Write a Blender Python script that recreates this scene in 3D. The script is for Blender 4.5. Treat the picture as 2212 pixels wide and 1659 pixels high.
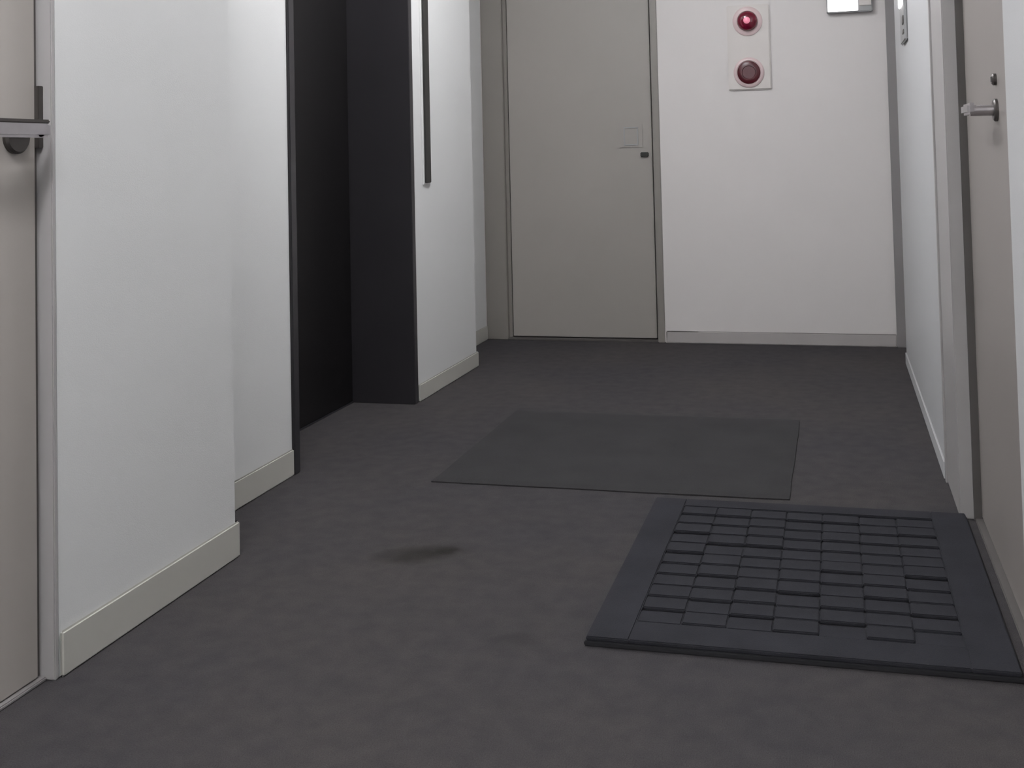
import bpy, bmesh, math, random
from mathutils import Matrix, Vector, noise

for o in list(bpy.data.objects):
    bpy.data.objects.remove(o, do_unlink=True)
SC = bpy.context.scene
COL = SC.collection
random.seed(7)

# ------------------------------------------------------------------ camera
# metres; X to the right, Y down the corridor, Z up; the camera stands over the origin
F, CX, CY = 2356.8, 1211.8, 244.2            # focal length / principal point of the 2212x1659 frame
YAW, PITCH, ROLL, CAMH = -0.24405, 0.03791, -0.02437, 0.92
cam_data = bpy.data.cameras.new('camera')
cam_data.sensor_fit = 'HORIZONTAL'; cam_data.sensor_width = 36
cam_data.lens = F / 2212 * 36
cam_data.shift_x = (1106 - CX) / 2212
cam_data.shift_y = (CY - 829.5) / 2212
cam_data.clip_start = 0.02
cam = bpy.data.objects.new('camera', cam_data); COL.objects.link(cam)
fw = Vector((math.sin(YAW) * math.cos(PITCH), math.cos(YAW) * math.cos(PITCH), math.sin(PITCH)))
rt = Vector((math.cos(YAW), -math.sin(YAW), 0)); up = rt.cross(fw)
r2 = rt * math.cos(ROLL) + up * math.sin(ROLL); u2 = -rt * math.sin(ROLL) + up * math.cos(ROLL)
cam.matrix_world = Matrix(((r2.x, u2.x, -fw.x, 0), (r2.y, u2.y, -fw.y, 0), (r2.z, u2.z, -fw.z, CAMH), (0, 0, 0, 1)))
SC.camera = cam

# ------------------------------------------------------------------ world, exposure, lamp power
w = bpy.data.worlds.new('world'); SC.world = w; w.use_nodes = True
w.node_tree.nodes['Background'].inputs[0].default_value = (0.75, 0.85, 1.0, 1)
w.node_tree.nodes['Background'].inputs[1].default_value = 0.35
vs = SC.view_settings
vs.view_transform = 'Standard'; vs.look = 'None'; vs.gamma = 1; vs.use_curve_mapping = False
vs.exposure = 0.0
LAMP = 34.5                                   # emission of the ceiling diffusers
LAMP_SPOTS = [(-0.80, 3.42), (-0.80, 0.62), (-0.80, -1.75)]

# ------------------------------------------------------------------ materials
def lin(r, g, b):
    return tuple((c / 255 / 12.92) if c / 255 <= 0.04045 else ((c / 255 + 0.055) / 1.055) ** 2.4 for c in (r, g, b)) + (1,)

def mat(name, rgb, rough=0.6, metal=0.0, var=0.06, scale=6.0, bump=0.0, bscale=200.0, emit=0.0, spec=0.5, coat=0.0):
    """procedural material: base colour (sRGB reflectance) with faint noise variation and optional fine bump"""
    m = bpy.data.materials.new(name); m.use_nodes = True
    nt = m.node_tree; b = nt.nodes['Principled BSDF']
    tc = nt.nodes.new('ShaderNodeTexCoord')
    n = nt.nodes.new('ShaderNodeTexNoise'); n.inputs['Scale'].default_value = scale; n.inputs['Detail'].default_value = 4
    nt.links.new(tc.outputs['Object'], n.inputs['Vector'])
    cr = nt.nodes.new('ShaderNodeValToRGB')
    c = lin(*rgb)
    cr.color_ramp.elements[0].position = 0.3; cr.color_ramp.elements[1].position = 0.7
    cr.color_ramp.elements[0].color = tuple(x * (1 - var) for x in c[:3]) + (1,)
    cr.color_ramp.elements[1].color = tuple(min(1, x * (1 + var)) for x in c[:3]) + (1,)
    nt.links.new(n.outputs['Fac'], cr.inputs[0])
    nt.links.new(cr.outputs[0], b.inputs['Base Color'])
    b.inputs['Roughness'].default_value = rough; b.inputs['Metallic'].default_value = metal
    b.inputs['Specular IOR Level'].default_value = spec
    b.inputs['Coat Weight'].default_value = coat
    if bump:
        n2 = nt.nodes.new('ShaderNodeTexNoise'); n2.inputs['Scale'].default_value = bscale; n2.inputs['Detail'].default_value = 2
        nt.links.new(tc.outputs['Object'], n2.inputs['Vector'])
        bp = nt.nodes.new('ShaderNodeBump'); bp.inputs['Strength'].default_value = bump; bp.inputs['Distance'].default_value = 0.004
        nt.links.new(n2.outputs['Fac'], bp.inputs['Height']); nt.links.new(bp.outputs[0], b.inputs['Normal'])
    if emit:
        b.inputs['Emission Color'].default_value = c; b.inputs['Emission Strength'].default_value = emit
    return m

def carpet_material():
    m = mat('carpet', (76, 74, 74), rough=0.95, spec=0.15)
    nt = m.node_tree; b = nt.nodes['Principled BSDF']; N = nt.nodes.new; L = nt.links.new
    tc = N('ShaderNodeTexCoord')
    def nz(s, d=4):
        n = N('ShaderNodeTexNoise'); n.inputs['Scale'].default_value = s; n.inputs['Detail'].default_value = d
        L(tc.outputs['Object'], n.inputs['Vector']); return n
    big, mid, fine = nz(1.6), nz(22, 6), nz(420, 2)
    def mix(kind, fac, a, c):
        x = N('ShaderNodeMix'); x.data_type = 'RGBA'; x.blend_type = kind
        if isinstance(fac, float): x.inputs[0].default_value = fac
        else: L(fac, x.inputs[0])
        for s, v in ((6, a), (7, c)):
            if isinstance(v, tuple): x.inputs[s].default_value = v
            else: L(v, x.inputs[s])
        return x.outputs[2]
    def ramp(sock, p0, p1, c0, c1):
        r = N('ShaderNodeValToRGB'); r.color_ramp.elements[0].position = p0; r.color_ramp.elements[1].position = p1
        r.color_ramp.elements[0].color = c0; r.color_ramp.elements[1].color = c1; L(sock, r.inputs[0]); return r.outputs[0]
    col = ramp(big.outputs['Fac'], 0.35, 0.65, lin(64, 62, 64), lin(69, 66, 66))
    col = mix('MULTIPLY', 1.0, col, ramp(mid.outputs['Fac'], 0.3, 0.7, (0.86, 0.86, 0.88, 1), (1.08, 1.07, 1.06, 1)))
    col = mix('MULTIPLY', 1.0, col, ramp(fine.outputs['Fac'], 0.3, 0.7, (0.82, 0.82, 0.82, 1), (1.15, 1.15, 1.15, 1)))
    # spill stains: noise-distorted ellipses at fixed places on the carpet
    warp = nz(14, 3)
    def stain(cx, cy, ang, rx, ry, dark):
        nonlocal col
        mp = N('ShaderNodeMapping'); mp.vector_type = 'TEXTURE'
        mp.inputs['Location'].default_value = (cx, cy, 0); mp.inputs['Rotation'].default_value = (0, 0, ang)
        mp.inputs['Scale'].default_value = (rx, ry, 1)
        ad = N('ShaderNodeVectorMath'); ad.operation = 'MULTIPLY_ADD'
        ad.inputs[1].default_value = (0.07, 0.07, 0); L(warp.outputs['Color'], ad.inputs[0]); 
        sb = N('ShaderNodeVectorMath'); sb.operation = 'SUBTRACT'; sb.inputs[1].default_value = (0.035, 0.035, 0)
        L(tc.outputs['Object'], sb.inputs[0]); L(sb.outputs[0], ad.inputs[2]); L(ad.outputs[0], mp.inputs['Vector'])
        ln = N('ShaderNodeVectorMath'); ln.operation = 'LENGTH'; L(mp.outputs[0], ln.inputs[0])
        k = ramp(ln.outputs['Value'], 0.35, 1.0, (1, 1, 1, 1), (0, 0, 0, 1))
        col = mix('MULTIPLY', k, col, dark)
    stain(-0.965, 2.405, 0.40, 0.125, 0.062, (0.56, 0.56, 0.52, 1))
    stain(-0.905, 2.435, 0.30, 0.035, 0.030, (0.62, 0.62, 0.58, 1))
    stain(-0.62, 2.02, 0.2, 0.06, 0.035, (0.84, 0.84, 0.84, 1))
    L(col, b.inputs['Base Color'])
    bp = N('ShaderNodeBump'); bp.inputs['Strength'].default_value = 0.5; bp.inputs['Distance'].default_value = 0.004
    L(fine.outputs['Fac'], bp.inputs['Height']); L(bp.outputs[0], b.inputs['Normal'])
    return m

M = {
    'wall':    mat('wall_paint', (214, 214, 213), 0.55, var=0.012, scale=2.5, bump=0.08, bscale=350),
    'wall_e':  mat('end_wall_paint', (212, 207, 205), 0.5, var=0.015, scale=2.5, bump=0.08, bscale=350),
    'wall_dim':  mat('dimmed_wall_paint', (192, 192, 193), 0.5, var=0.015, scale=2.5, bump=0.08, bscale=350),  # wall paint copy, dimmer light of the right side put into its colour
    'ceiling': mat('ceiling_board', (225, 225, 222), 0.8, var=0.02, scale=8, bump=0.15, bscale=120),
    'base':    mat('baseboard_vinyl', (180, 178, 171), 0.5, var=0.03, scale=8),
    'base_e':  mat('end_baseboard_vinyl', (168, 163, 161), 0.5, var=0.03, scale=8),
    'door':    mat('door_enamel', (166, 160, 154), 0.42, var=0.015, scale=3),
    'door_dim':  mat('dimmed_door_enamel', (144, 138, 134), 0.42, var=0.015, scale=3),  # darkened copy of the door enamel; colour stands in for weaker light
    'door_e':  mat('shaft_door_enamel', (152, 147, 142), 0.42, var=0.02, scale=3),
    'frame':   mat('door_frame_enamel', (162, 159, 158), 0.4, var=0.02, scale=4),
    'frame_e': mat('shaft_frame_enamel', (132, 127, 122), 0.4, var=0.02, scale=4),
    'gap':     mat('dark_rubber_gasket', (84, 80, 78), 0.7, var=0.05),
    'trim':    mat('grey_corner_trim', (132, 128, 128), 0.4, var=0.02),
    'dark':    mat('black_steel_enamel', (46, 44, 47), 0.38, var=0.08, scale=3, coat=0.1),
    'dark2':   mat('black_door_skin', (18, 16, 17), 0.45, var=0.10, scale=2, spec=0.35),
    'steel':   mat('brushed_steel', (190, 186, 188), 0.28, metal=1.0, var=0.05, scale=30),
    'dsteel':  mat('dark_latch_steel', (82, 78, 76), 0.4, metal=0.6, var=0.05, scale=30),
    'black':   mat('black_plastic', (40, 40, 38), 0.4, var=0.1, scale=10),
    'plate':   mat('alarm_cover_enamel', (206, 200, 196), 0.4, var=0.02, scale=9),
    'ring':    mat('alarm_ring_plastic', (208, 186, 186), 0.35, var=0.02, scale=9),
    'redlamp': mat('red_lamp_lens', (104, 5, 36), 0.18, var=0.15, scale=30, coat=0.6),
    'filament': mat('red_lamp_glow', (255, 150, 175), 0.3, var=0.02, emit=0.15),
    'redbtn':  mat('dark_red_button', (74, 12, 24), 0.3, var=0.12, scale=30),
    'rubber':  mat('black_mat_rubber', (28, 27, 31), 0.75, var=0.1, scale=30),
    'matblue': mat('navy_grey_mat_pile', (43, 43, 48), 0.9, var=0.16, scale=9, bump=0.4, bscale=500, spec=0.2),
    'matgrey': mat('charcoal_mat_pile', (56, 55, 56), 0.95, var=0.08, scale=7, bump=0.5, bscale=450, spec=0.15),
    'lit':     mat('lit_white_acrylic', (255, 252, 253), 0.3, var=0.0, emit=2.2),
    'grey':    mat('grey_plastic', (150, 150, 150), 0.4, var=0.05, scale=20),
    'lampbox': mat('lamp_housing', (225, 225, 225), 0.4, var=0.02),
    'lamp':    mat('lamp_diffuser', (249, 250, 253), 0.4, var=0.0, emit=LAMP),
    'carpet':  carpet_material(),
}

# ------------------------------------------------------------------ mesh helpers
def box(bm, x0, x1, y0, y1, z0, z1):
    v = [bm.verts.new(p) for p in ((x0, y0, z0), (x1, y0, z0), (x1, y1, z0), (x0, y1, z0), (x0, y0, z1), (x1, y0, z1), (x1, y1, z1), (x0, y1, z1))]
    for f in ((3, 2, 1, 0), (4, 5, 6, 7), (0, 1, 5, 4), (1, 2, 6, 5), (2, 3, 7, 6), (3, 0, 4, 7)):
        bm.faces.new([v[i] for i in f])

def lathe(bm, prof, o, axis, seg=32):
    """prof: (radius, height along axis) pairs"""
    a = Vector(axis).normalized(); t = a.orthogonal().normalized(); s = a.cross(t); o = Vector(o)
    rings = []
    for r, h in prof:
        if r < 1e-6: rings.append([bm.verts.new(o + a * h)])
        else: rings.append([bm.verts.new(o + a * h + (t * math.cos(2 * math.pi * i / seg) + s * math.sin(2 * math.pi * i / seg)) * r) for i in range(seg)])
    for A, B in zip(rings, rings[1:]):
        for i in range(seg):
            j = (i + 1) % seg
            q = [A[i], A[j], B[j], B[i]] if len(A) > 1 and len(B) > 1 else ([A[i], A[j], B[0]] if len(A) > 1 else [A[0], B[j], B[i]])
            bm.faces.new(q)
    if len(rings[0]) > 1: bm.faces.new(list(reversed(rings[0])))
    if len(rings[-1]) > 1: bm.faces.new(rings[-1])

def obj(name, bm, m, parent=None, bevel=0.0, smooth=False, seg=2):
    bmesh.ops.recalc_face_normals(bm, faces=bm.faces)
    if bevel:
        bmesh.ops.bevel(bm, geom=[e for e in bm.edges if e.calc_face_angle(0) > 0.6], offset=bevel, segments=seg, affect='EDGES', clamp_overlap=True)
    me = bpy.data.meshes.new(name); bm.to_mesh(me); bm.free()
    if smooth:
        for p in me.polygons: p.use_smooth = True
        me.set_sharp_from_angle(angle=0.7)
    me.materials.append(M[m])
    o = bpy.data.objects.new(name, me); COL.objects.link(o)
    if parent: 
        o.parent = parent
        o.matrix_parent_inverse = root_inv(parent)
    return o

def root_inv(p):
    # vertices are given in world space; a part that is itself a child already sits at the identity
    return Matrix.Translation(p.location).inverted() if p.parent is None else Matrix.Identity(4)

def boxes(name, lst, m, parent=None, bevel=0.0, smooth=False):
    bm = bmesh.new()
    for b in lst: box(bm, *b)
    return obj(name, bm, m, parent, bevel, smooth)

def tag(o, label=None, cat=None, group=None, kind=None):
    if label: o['label'] = label
    if cat: o['category'] = cat
    if group: o['group'] = group
    if kind: o['kind'] = kind
    return o

def empty(name, loc):
    o = bpy.data.objects.new(name, None); o.location = loc; o.empty_display_size = 0.1; COL.objects.link(o); return o

# ------------------------------------------------------------------ room shell
HC = 2.40                                     # ceiling height
YB, YE = -2.6, 5.26                           # back and end of the corridor
XL, XR = -1.385, 0.27
DH = 2.05                                     # door head

tag(boxes('floor', [(-2.3, 0.7, YB - 0.1, YE + 0.25, -0.08, 0)], 'carpet'), 'dark grey carpet with a brownish spill stain in the corridor', 'floor', kind='structure')
tag(boxes('ceiling', [(-2.3, 0.7, YB - 0.1, YE + 0.25, HC, HC + 0.08)], 'ceiling'), 'plain white corridor ceiling above the picture', 'ceiling', kind='structure')

# left side, near to far: wall before the near door, pier beside it, set-back strip, lift opening, panel, deeper end strip
tag(boxes('wall_left', [
    (-2.3, XL, YB, 0.80, 0, HC), (-2.3, XL, 0.80, 1.716, DH + 0.03, HC),
    (-2.3, XL, 1.716, 2.318, 0, HC)], 'wall', bevel=0.002), 'bright white wall pier beside the near left door', 'wall', kind='structure')
tag(boxes('wall_left', [
    (-2.3, -1.57, 2.318, 2.944, 0, HC), (-2.3, -1.57, 2.944, 3.885, 2.16, HC)], 'wall', bevel=0.002),
    'white set-back wall strip just before the black lift doorway', 'wall', kind='structure')
tag(boxes('wall_left', [(-2.3, -1.55, 3.885, 4.585, 0, HC)], 'wall', bevel=0.002),
    'narrow white wall panel beyond the black lift doorway', 'wall', kind='structure')
tag(boxes('wall_left', [(-2.3, -1.722, 4.585, YE, 0, HC)], 'wall', bevel=0.002),
    'deepest sliver of left wall next to the end door', 'wall', kind='structure')

# end wall with the opening of the grey door
tag(boxes('wall_end', [
    (-2.3, -1.722, YE, YE + 0.25, 0, HC), (-1.722, -0.818, YE, YE + 0.25, DH, HC), (-0.818, 0.7, YE, YE + 0.25, 0, HC)], 'wall_e', bevel=0.002),
    'off-white end wall carrying the red fire alarm panel', 'wall', kind='structure')
tag(boxes('trim_1', [(0.252, 0.315, YE - 0.018, YE, 0, HC)], 'trim', bevel=0.003), 'dark grey vertical trim in the far right corner', 'trim', kind='structure')

# right side, near to far
tag(boxes('wall_right', [(0.283, 0.7, YB, 1.958, 0, HC), (0.283, 0.7, 1.958, 2.80, DH + 0.03, HC)], 'wall_dim', bevel=0.002),
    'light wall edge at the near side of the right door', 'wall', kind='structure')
tag(boxes('wall_right', [(XR, 0.7, 3.19, 4.86, 0, HC), (0.315, 0.7, 4.86, YE, 0, HC)], 'wall_dim', bevel=0.002),
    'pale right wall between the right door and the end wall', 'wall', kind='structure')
tag(boxes('wall_back', [(-2.3, 0.7, YB - 0.1, YB, 0, HC)], 'wall'), 'plain white wall closing the corridor behind the viewer', 'wall', kind='structure')

def baseboard(name, lst, m, label):
    tag(boxes(name, lst, m, bevel=0.004), label, 'baseboard', kind='structure')
T = 0.008
baseboard('baseboard_left', [(XL, XL + T, 1.718, 2.318 + T, 0, 0.082), (XL - 0.19, XL + T, 2.318, 2.318 + T, 0, 0.082)], 'base', 'beige-grey baseboard along the near white pier')
baseboard('baseboard_left', [(-1.57, -1.57 + T, 2.33, 2.942, 0, 0.078)], 'base', 'short beige-grey baseboard before the black lift doorway')
baseboard('baseboard_left', [(-1.55, -1.55 + T, 3.892, 4.585 + T, 0, 0.066), (-1.72, -1.55 + T, 4.585, 4.585 + T, 0, 0.066)], 'base', 'beige-grey baseboard under the panel beyond the lift')
baseboard('baseboard_left', [(-1.722, -1.722 + T, 4.60, YE - 0.002, 0, 0.07)], 'base', 'small baseboard piece in the far left corner')
baseboard('baseboard_left', [(XL, XL + T, YB, 0.795, 0, 0.082)], 'base', 'baseboard on the left wall behind the viewer')
baseboard('baseboard_end', [(-0.812, 0.252, YE - T, YE, 0, 0.058)], 'base_e', 'grey baseboard along the foot of the end wall')
baseboard('baseboard_right', [(XR - 0.005, XR, 3.20, 4.86, 0, 0.05)], 'wall_dim', 'low pale baseboard along the right wall')
baseboard('baseboard_right', [(0.283 - T, 0.283, YB, 1.90, 0, 0.07)], 'base', 'baseboard on the right wall behind the viewer')

# ------------------------------------------------------------------ near left door
def tube(bm, pts, r, seg=16, flat=1.0):
    """round bar through pts (flat squashes it along world Z)"""
    n = len(pts); rings = []
    for i, p in enumerate(pts):
        a = Vector(pts[max(0, i - 1)]); b = Vector(pts[min(n - 1, i + 1)]); d = (b - a).normalized()
        s = d.cross(Vector((0, 0, 1))).normalized(); u = s.cross(d)
        rings.append([bm.verts.new(Vector(p) + s * r * math.cos(2 * math.pi * k / seg) + u * r * flat * math.sin(2 * math.pi * k / seg)) for k in range(seg)])
    for A, B in zip(rings, rings[1:]):
        for k in range(seg): bm.faces.new([A[k], A[(k + 1) % seg], B[(k + 1) % seg], B[k]])
    bm.faces.new(list(reversed(rings[0]))); bm.faces.new(rings[-1])

d = tag(empty('door_1', (-1.42, 1.25, 0)), 'beige-grey door with steel lever at the left picture edge', 'door', kind='structure')
boxes('leaf', [(-1.455, -1.410, 0.84, 1.697, 0.008, DH - 0.02)], 'door', d, bevel=0.003)
boxes('frame', [(-1.50, -1.383, 1.706, 1.716, 0, DH + 0.03), (-1.50, -1.383, 0.80, 0.826, 0, DH + 0.03), (-1.50, -1.383, 0.826, 1.706, DH, DH + 0.03)], 'frame', d, bevel=0.002)
boxes('gasket', [(-1.50, -1.416, 1.697, 1.706, 0, DH), (-1.50, -1.458, 0.826, 1.697, 0, DH)], 'gap', d)
boxes('threshold', [(-1.50, -1.40, 0.826, 1.706, 0, 0.007)], 'trim', d, bevel=0.002)
boxes('latch_plate', [(-1.418, -1.401, 1.694, 1.7085, 0.955, 1.068)], 'dsteel', d, bevel=0.001)
hd = boxes('lever_handle', [(-1.370, -1.350, 1.48, 1.667, 0.972, 0.999)], 'steel', d, bevel=0.005, smooth=True)
boxes('top_strip', [(-1.368, -1.352, 1.482, 1.665, 0.997, 1.004)], 'dsteel', hd, bevel=0.002)  # separate dark strip along the lever's upper edge
bm = bmesh.new(); lathe(bm, [(0.011, 0.0), (0.011, 0.055)], (-1.410, 1.645, 0.984), (1, 0, 0)); obj('neck', bm, 'steel', hd, smooth=True)
bm = bmesh.new(); lathe(bm, [(0.030, 0.0), (0.030, 0.006), (0.026, 0.010)], (-1.410, 1.645, 0.974), (1, 0, 0)); obj('rose', bm, 'dsteel', hd, smooth=True)

# ------------------------------------------------------------------ lift doorway
d = tag(empty('door_2', (-1.80, 3.40, 0)), 'black recessed lift doorway in the left wall', 'door', kind='structure')
boxes('jamb', [(-1.84, -1.562, 2.944, 2.978, 0, 2.16)], 'dark', d, bevel=0.002)
boxes('jamb', [(-1.84, -1.546, 3.852, 3.886, 0, 2.16)], 'dark', d, bevel=0.002)
boxes('header', [(-1.84, -1.562, 2.978, 3.852, 2.12, 2.16)], 'dark', d, bevel=0.002)
boxes('door_panel', [(-1.84, -1.805, 2.980, 3.408, 0.006, 2.118)], 'dark2', d, bevel=0.002)
boxes('door_panel', [(-1.84, -1.798, 3.412, 3.850, 0.006, 2.118)], 'dark2', d, bevel=0.002)
boxes('sill', [(-1.84, -1.795, 2.980, 3.850, 0, 0.005)], 'dark', d)

# ------------------------------------------------------------------ end door
d = tag(empty('door_3', (-1.26, YE, 0)), 'grey flush door with small pull plate at the corridor end', 'door', kind='structure')
boxes('leaf', [(-1.588, -0.862, YE + 0.022, YE + 0.062, 0.016, DH - 0.04)], 'door_e', d, bevel=0.003)
boxes('frame', [(-1.722, -1.612, YE + 0.006, YE + 0.10, 0, DH), (-1.612, -1.594, YE + 0.030, YE + 0.10, 0, DH)], 'frame_e', d, bevel=0.003)
boxes('frame', [(-0.852, -0.818, YE - 0.004, YE + 0.10, 0, DH)], 'frame_e', d, bevel=0.003)
boxes('frame', [(-1.594, -0.852, YE + 0.006, YE + 0.10, DH - 0.034, DH)], 'frame_e', d, bevel=0.003)
boxes('gasket', [(-1.60, -0.852, YE + 0.05, YE + 0.10, 0.012, DH - 0.034)], 'gap', d)
boxes('threshold', [(-1.612, -0.852, YE + 0.004, YE + 0.09, 0, 0.011)], 'gap', d, bevel=0.002)
pl = boxes('pull_plate', [(-1.022, -0.905, YE + 0.018, YE + 0.022, 0.945, 1.06), ], 'door_e', d, bevel=0.002)
boxes('pull_rim', [(-1.000, -0.927, YE + 0.015, YE + 0.018, 0.955, 0.962), (-1.000, -0.927, YE + 0.015, YE + 0.018, 1.040, 1.047),
                   (-1.000, -0.993, YE + 0.015, YE + 0.018, 0.962, 1.040), (-0.934, -0.927, YE + 0.015, YE + 0.018, 0.962, 1.040)], 'grey', pl, bevel=0.001)
boxes('latch', [(-0.918, -0.878, YE + 0.008, YE + 0.022, 0.899, 0.921)], 'black', d, bevel=0.003)

# ------------------------------------------------------------------ right door
d = tag(empty('door_4', (0.30, 2.40, 0)), 'grey-brown door, shade put into its colour, with steel lever at the right picture edge', 'door', kind='structure')
LX = 0.322                                   # face of the leaf
boxes('leaf', [(LX, LX + 0.038, 1.975, 2.862, 0.010, DH - 0.02)], 'door_dim', d, bevel=0.002)
boxes('frame', [(XR + 0.002, 0.40, 2.872, 3.188, 0, HC)], 'frame', d, bevel=0.003)
boxes('frame', [(0.285, 0.40, 1.958, 1.972, 0, DH + 0.03)], 'frame', d, bevel=0.002)
boxes('frame', [(0.285, 0.40, 1.972, 2.872, DH, DH + 0.03)], 'frame', d, bevel=0.002)
boxes('frame_lip', [(XR - 0.003, XR + 0.002, 3.17, 3.192, 0.0, HC - 0.002)], 'frame', d, bevel=0.001)
boxes('gasket', [(0.304, 0.40, 2.864, 2.873, 0, DH), (LX + 0.04, 0.40, 1.972, 2.866, 0, DH)], 'gap', d)
boxes('threshold', [(0.306, 0.40, 1.972, 2.866, 0, 0.006)], 'gap', d, bevel=0.002)
HY = 2.345
hd = boxes('lever_handle', [(0.264, 0.282, HY - 0.014, HY + 0.105, 0.981, 1.004)], 'steel', d, bevel=0.005, smooth=True)
bm = bmesh.new(); lathe(bm, [(0.011, 0.0), (0.011, 0.052)], (LX, HY, 0.988), (-1, 0, 0)); obj('neck', bm, 'steel', hd, smooth=True)
bm = bmesh.new(); lathe(bm, [(0.023, 0.0), (0.023, 0.005), (0.020, 0.008)], (LX, HY, 0.988), (-1, 0, 0)); obj('rose', bm, 'dsteel', hd, smooth=True)
cy = bmesh.new(); lathe(cy, [(0.012, 0.0), (0.012, 0.006), (0.009, 0.009)], (LX, HY, 1.050), (-1, 0, 0)); lk = obj('lock_cylinder', cy, 'dsteel', d, smooth=True)
boxes('keyhole', [(LX - 0.0105, LX - 0.009, HY - 0.002, HY + 0.002, 1.045, 1.055)], 'black', lk)

# ------------------------------------------------------------------ fire alarm panel on the end wall
t = tag(empty('fire_alarm_panel', (-0.378, YE, 1.20)), 'off-white fire alarm panel with red lamp above red button', 'alarm panel')
boxes('cover_plate', [(-0.478, -0.276, YE - 0.012, YE, 1.205, 1.612)], 'plate', t, bevel=0.005)
def disc(name, x, z, prof, m, parent, seg=40):
    bm = bmesh.new(); lathe(bm, prof, (x, YE - 0.012, z), (0, -1, 0), seg); return obj(name, bm, m, parent, smooth=True)
rg = disc('lamp_ring', -0.380, 1.533, [(0.070, 0), (0.070, 0.004), (0.064, 0.008), (0.050, 0.008)], 'ring', t)
ln = disc('lamp_lens', -0.380, 1.533, [(0.049, 0.004), (0.049, 0.016), (0.046, 0.026), (0.038, 0.035), (0.026, 0.041), (0.012, 0.044), (0, 0.0445)], 'redlamp', t)
disc('lamp_glow', -0.380, 1.533, [(0.016, 0.0425), (0.016, 0.0445), (0.010, 0.047), (0, 0.048)], 'filament', ln)
rb = disc('button_ring', -0.380, 1.288, [(0.072, 0), (0.072, 0.004), (0.066, 0.009), (0.058, 0.010), (0.056, 0.006)], 'ring', t)
bt = disc('push_button', -0.380, 1.288, [(0.054, 0.002), (0.054, 0.010), (0.050, 0.013), (0.032, 0.013), (0.030, 0.010), (0, 0.010)], 'redbtn', t)

# ------------------------------------------------------------------ lift call strip
t = tag(empty('call_panel', (-1.55, 4.045, 0.82)), 'slim black vertical lift call strip on white panel', 'call panel')
boxes('back_plate', [(-1.55, -1.545, 3.975, 4.057, 0.815, 1.86)], 'wall', t, bevel=0.002)
boxes('face', [(-1.545, -1.538, 3.988, 4.044, 0.822, 1.845)], 'black', t, bevel=0.002)

# ------------------------------------------------------------------ lit sign and bracket with a glowing reflection, both cut off by the top of the picture
t = tag(empty('lit_sign', (0.08, YE, 1.545)), 'glowing white sign box high on the end wall', 'sign')
boxes('housing', [(-0.012, 0.195, YE - 0.035, YE, 1.548, 1.80)], 'grey', t, bevel=0.004)
boxes('lit_face', [(-0.006, 0.130, YE - 0.041, YE - 0.034, 1.553, 1.795)], 'lit', t, bevel=0.002)
boxes('end_cap', [(0.136, 0.190, YE - 0.041, YE - 0.034, 1.575, 1.795)], 'plate', t, bevel=0.002)
t = tag(empty('glint_bracket', (XR, 4.6, 1.36)), 'small grey bracket with a reflection made to glow, on the right wall', 'lamp')
boxes('body', [(XR - 0.012, XR, 4.06, 4.30, 1.30, 1.72)], 'grey', t, bevel=0.004)
boxes('lens', [(XR - 0.020, XR - 0.012, 4.10, 4.24, 1.43, 1.70)], 'lit', t, bevel=0.003)  # glowing piece added in place of a bright reflection on metal
boxes('vent', [(XR - 0.015, XR - 0.012, 4.08, 4.14, 1.36, 1.39), (XR - 0.015, XR - 0.012, 4.08, 4.14, 1.325, 1.34)], 'dsteel', t, bevel=0.001)

# ------------------------------------------------------------------ charcoal mat in front of the lift
def soft_mat(name, x0, x1, y0, y1, h, m, nx=40, ny=32, r=0.025):
    bm = bmesh.new(); g = []
    for j in range(ny + 1):
        row = []
        for i in range(nx + 1):
            u, v = i / nx, j / ny
            x, y = x0 + (x1 - x0) * u, y0 + (y1 - y0) * v
            e = min(min(u, 1 - u) * (x1 - x0), min(v, 1 - v) * (y1 - y0))
            z = h * (0.55 + 0.45 * min(1, e / 0.015)) + 0.0012 * noise.noise((x * 5, y * 5, 1.3))
            x += 0.004 * noise.noise((y * 4, 3.1, u)); y += 0.004 * noise.noise((x * 4, 7.7, v))
            row.append(bm.verts.new((x, y, z)))
        g.append(row)
    for j in range(ny):
        for i in range(nx): bm.faces.new([g[j][i], g[j][i + 1], g[j + 1][i + 1], g[j + 1][i]])
    rim = [g[0][i] for i in range(nx + 1)] + [g[j][nx] for j in range(1, ny + 1)] + [g[ny][i] for i in range(nx - 1, -1, -1)] + [g[j][0] for j in range(ny - 1, 0, -1)]
    low = [bm.verts.new((v.co.x, v.co.y, 0.0005)) for v in rim]
    for k in range(len(rim)):
        q = (k + 1) % len(rim); bm.faces.new([rim[q], rim[k], low[k], low[q]])
    bm.faces.new(list(reversed(low)))
    return obj(name, bm, m, smooth=True)
tag(soft_mat('floor_mat', -1.138, -0.142, 2.945, 3.802, 0.007, 'matgrey'), 'plain charcoal floor mat in front of the lift doorway', 'mat')

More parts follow.
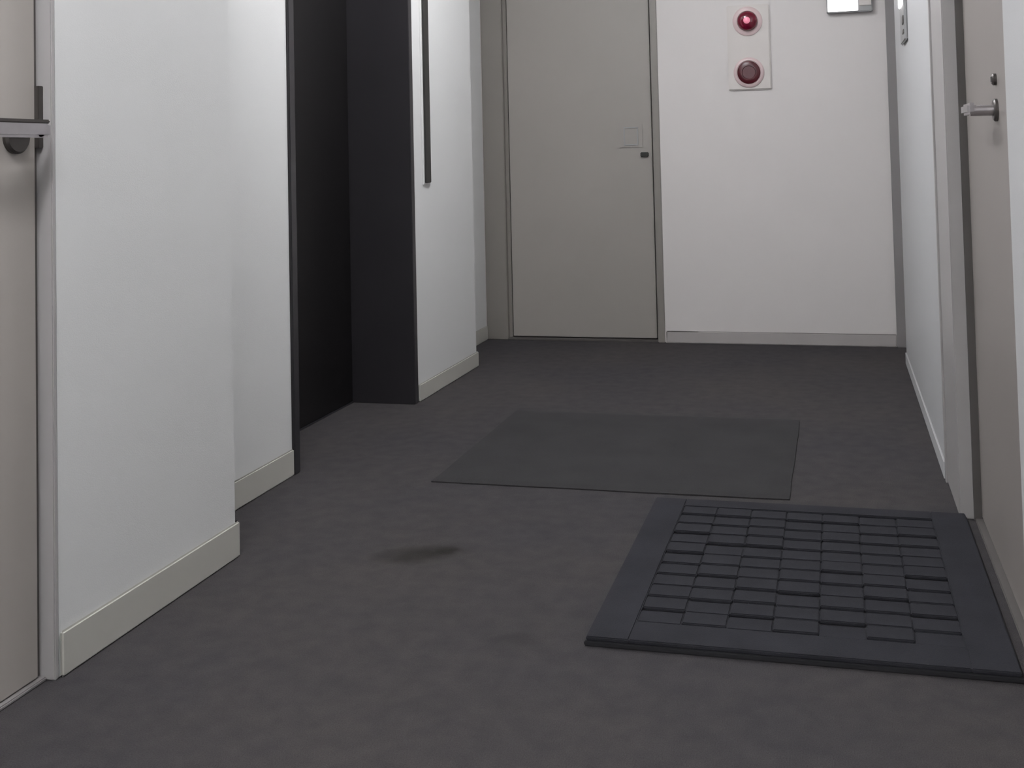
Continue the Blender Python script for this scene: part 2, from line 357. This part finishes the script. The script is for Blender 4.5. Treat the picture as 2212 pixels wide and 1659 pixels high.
# ------------------------------------------------------------------ ribbed door mat before the right door
MX0, MX1, MY0, MY1 = -0.484, 0.286, 2.020, 2.864
t = tag(empty('door_mat', ((MX0 + MX1) / 2, (MY0 + MY1) / 2, 0)), 'thick navy-grey ribbed door mat before the right door', 'mat')
boxes('rubber_base', [(MX0, MX1, MY0, MY1, 0.0005, 0.010)], 'rubber', t, bevel=0.002)
B = 0.085
IX0, IX1, IY0, IY1 = MX0 + B, MX1 - B, MY0 + B, MY1 - 0.06
boxes('border', [(MX0 + 0.004, IX0, MY0 + 0.0015, MY1 - 0.004, 0.010, 0.0185), (IX1, MX1 - 0.004, MY0 + 0.0015, MY1 - 0.004, 0.010, 0.0185),
                 (IX0, IX1, MY0 + 0.0015, IY0, 0.010, 0.0185), (IX0, IX1, IY1, MY1 - 0.004, 0.010, 0.0185)], 'matblue', t, bevel=0.002)
NC, NR = 7, 11
pw, ph = (IX1 - IX0) / NC, (IY1 - IY0) / NR
rib_mesh = None
for c in range(NC):
    for r in range(NR):
        if rib_mesh is None:
            bm = bmesh.new(); box(bm, -pw / 2 + 0.0003, pw / 2 - 0.0003, -ph / 2 + 0.0055, ph / 2 - 0.0055, -0.004, 0.004)
            o = obj('rib', bm, 'matblue', bevel=0.002); rib_mesh = o.data
        else:
            o = bpy.data.objects.new('rib', rib_mesh); COL.objects.link(o)
        o.parent = t
        o.location = (IX0 + (c + 0.5) * pw - t.location.x, IY0 + (r + 0.5) * ph - t.location.y + random.uniform(-0.0075, 0.0075), 0.0135 + random.uniform(-0.0006, 0.0006))

# ------------------------------------------------------------------ ceiling lamps (above the picture)
for k, (x, y) in enumerate(LAMP_SPOTS):
    t = tag(empty('ceiling_light', (x, y, HC)), ['flush white ceiling lamp above the charcoal mat', 'flush white ceiling lamp just above the viewer', 'flush white ceiling lamp behind the viewer'][k], 'lamp', 'ceiling lamps')
    boxes('housing', [(x - 0.10, x + 0.10, y - 0.62, y + 0.62, HC - 0.03, HC)], 'lampbox', t, bevel=0.006)
    boxes('diffuser', [(x - 0.08, x + 0.08, y - 0.60, y + 0.60, HC - 0.13, HC - 0.03)], 'lamp', t, bevel=0.015)
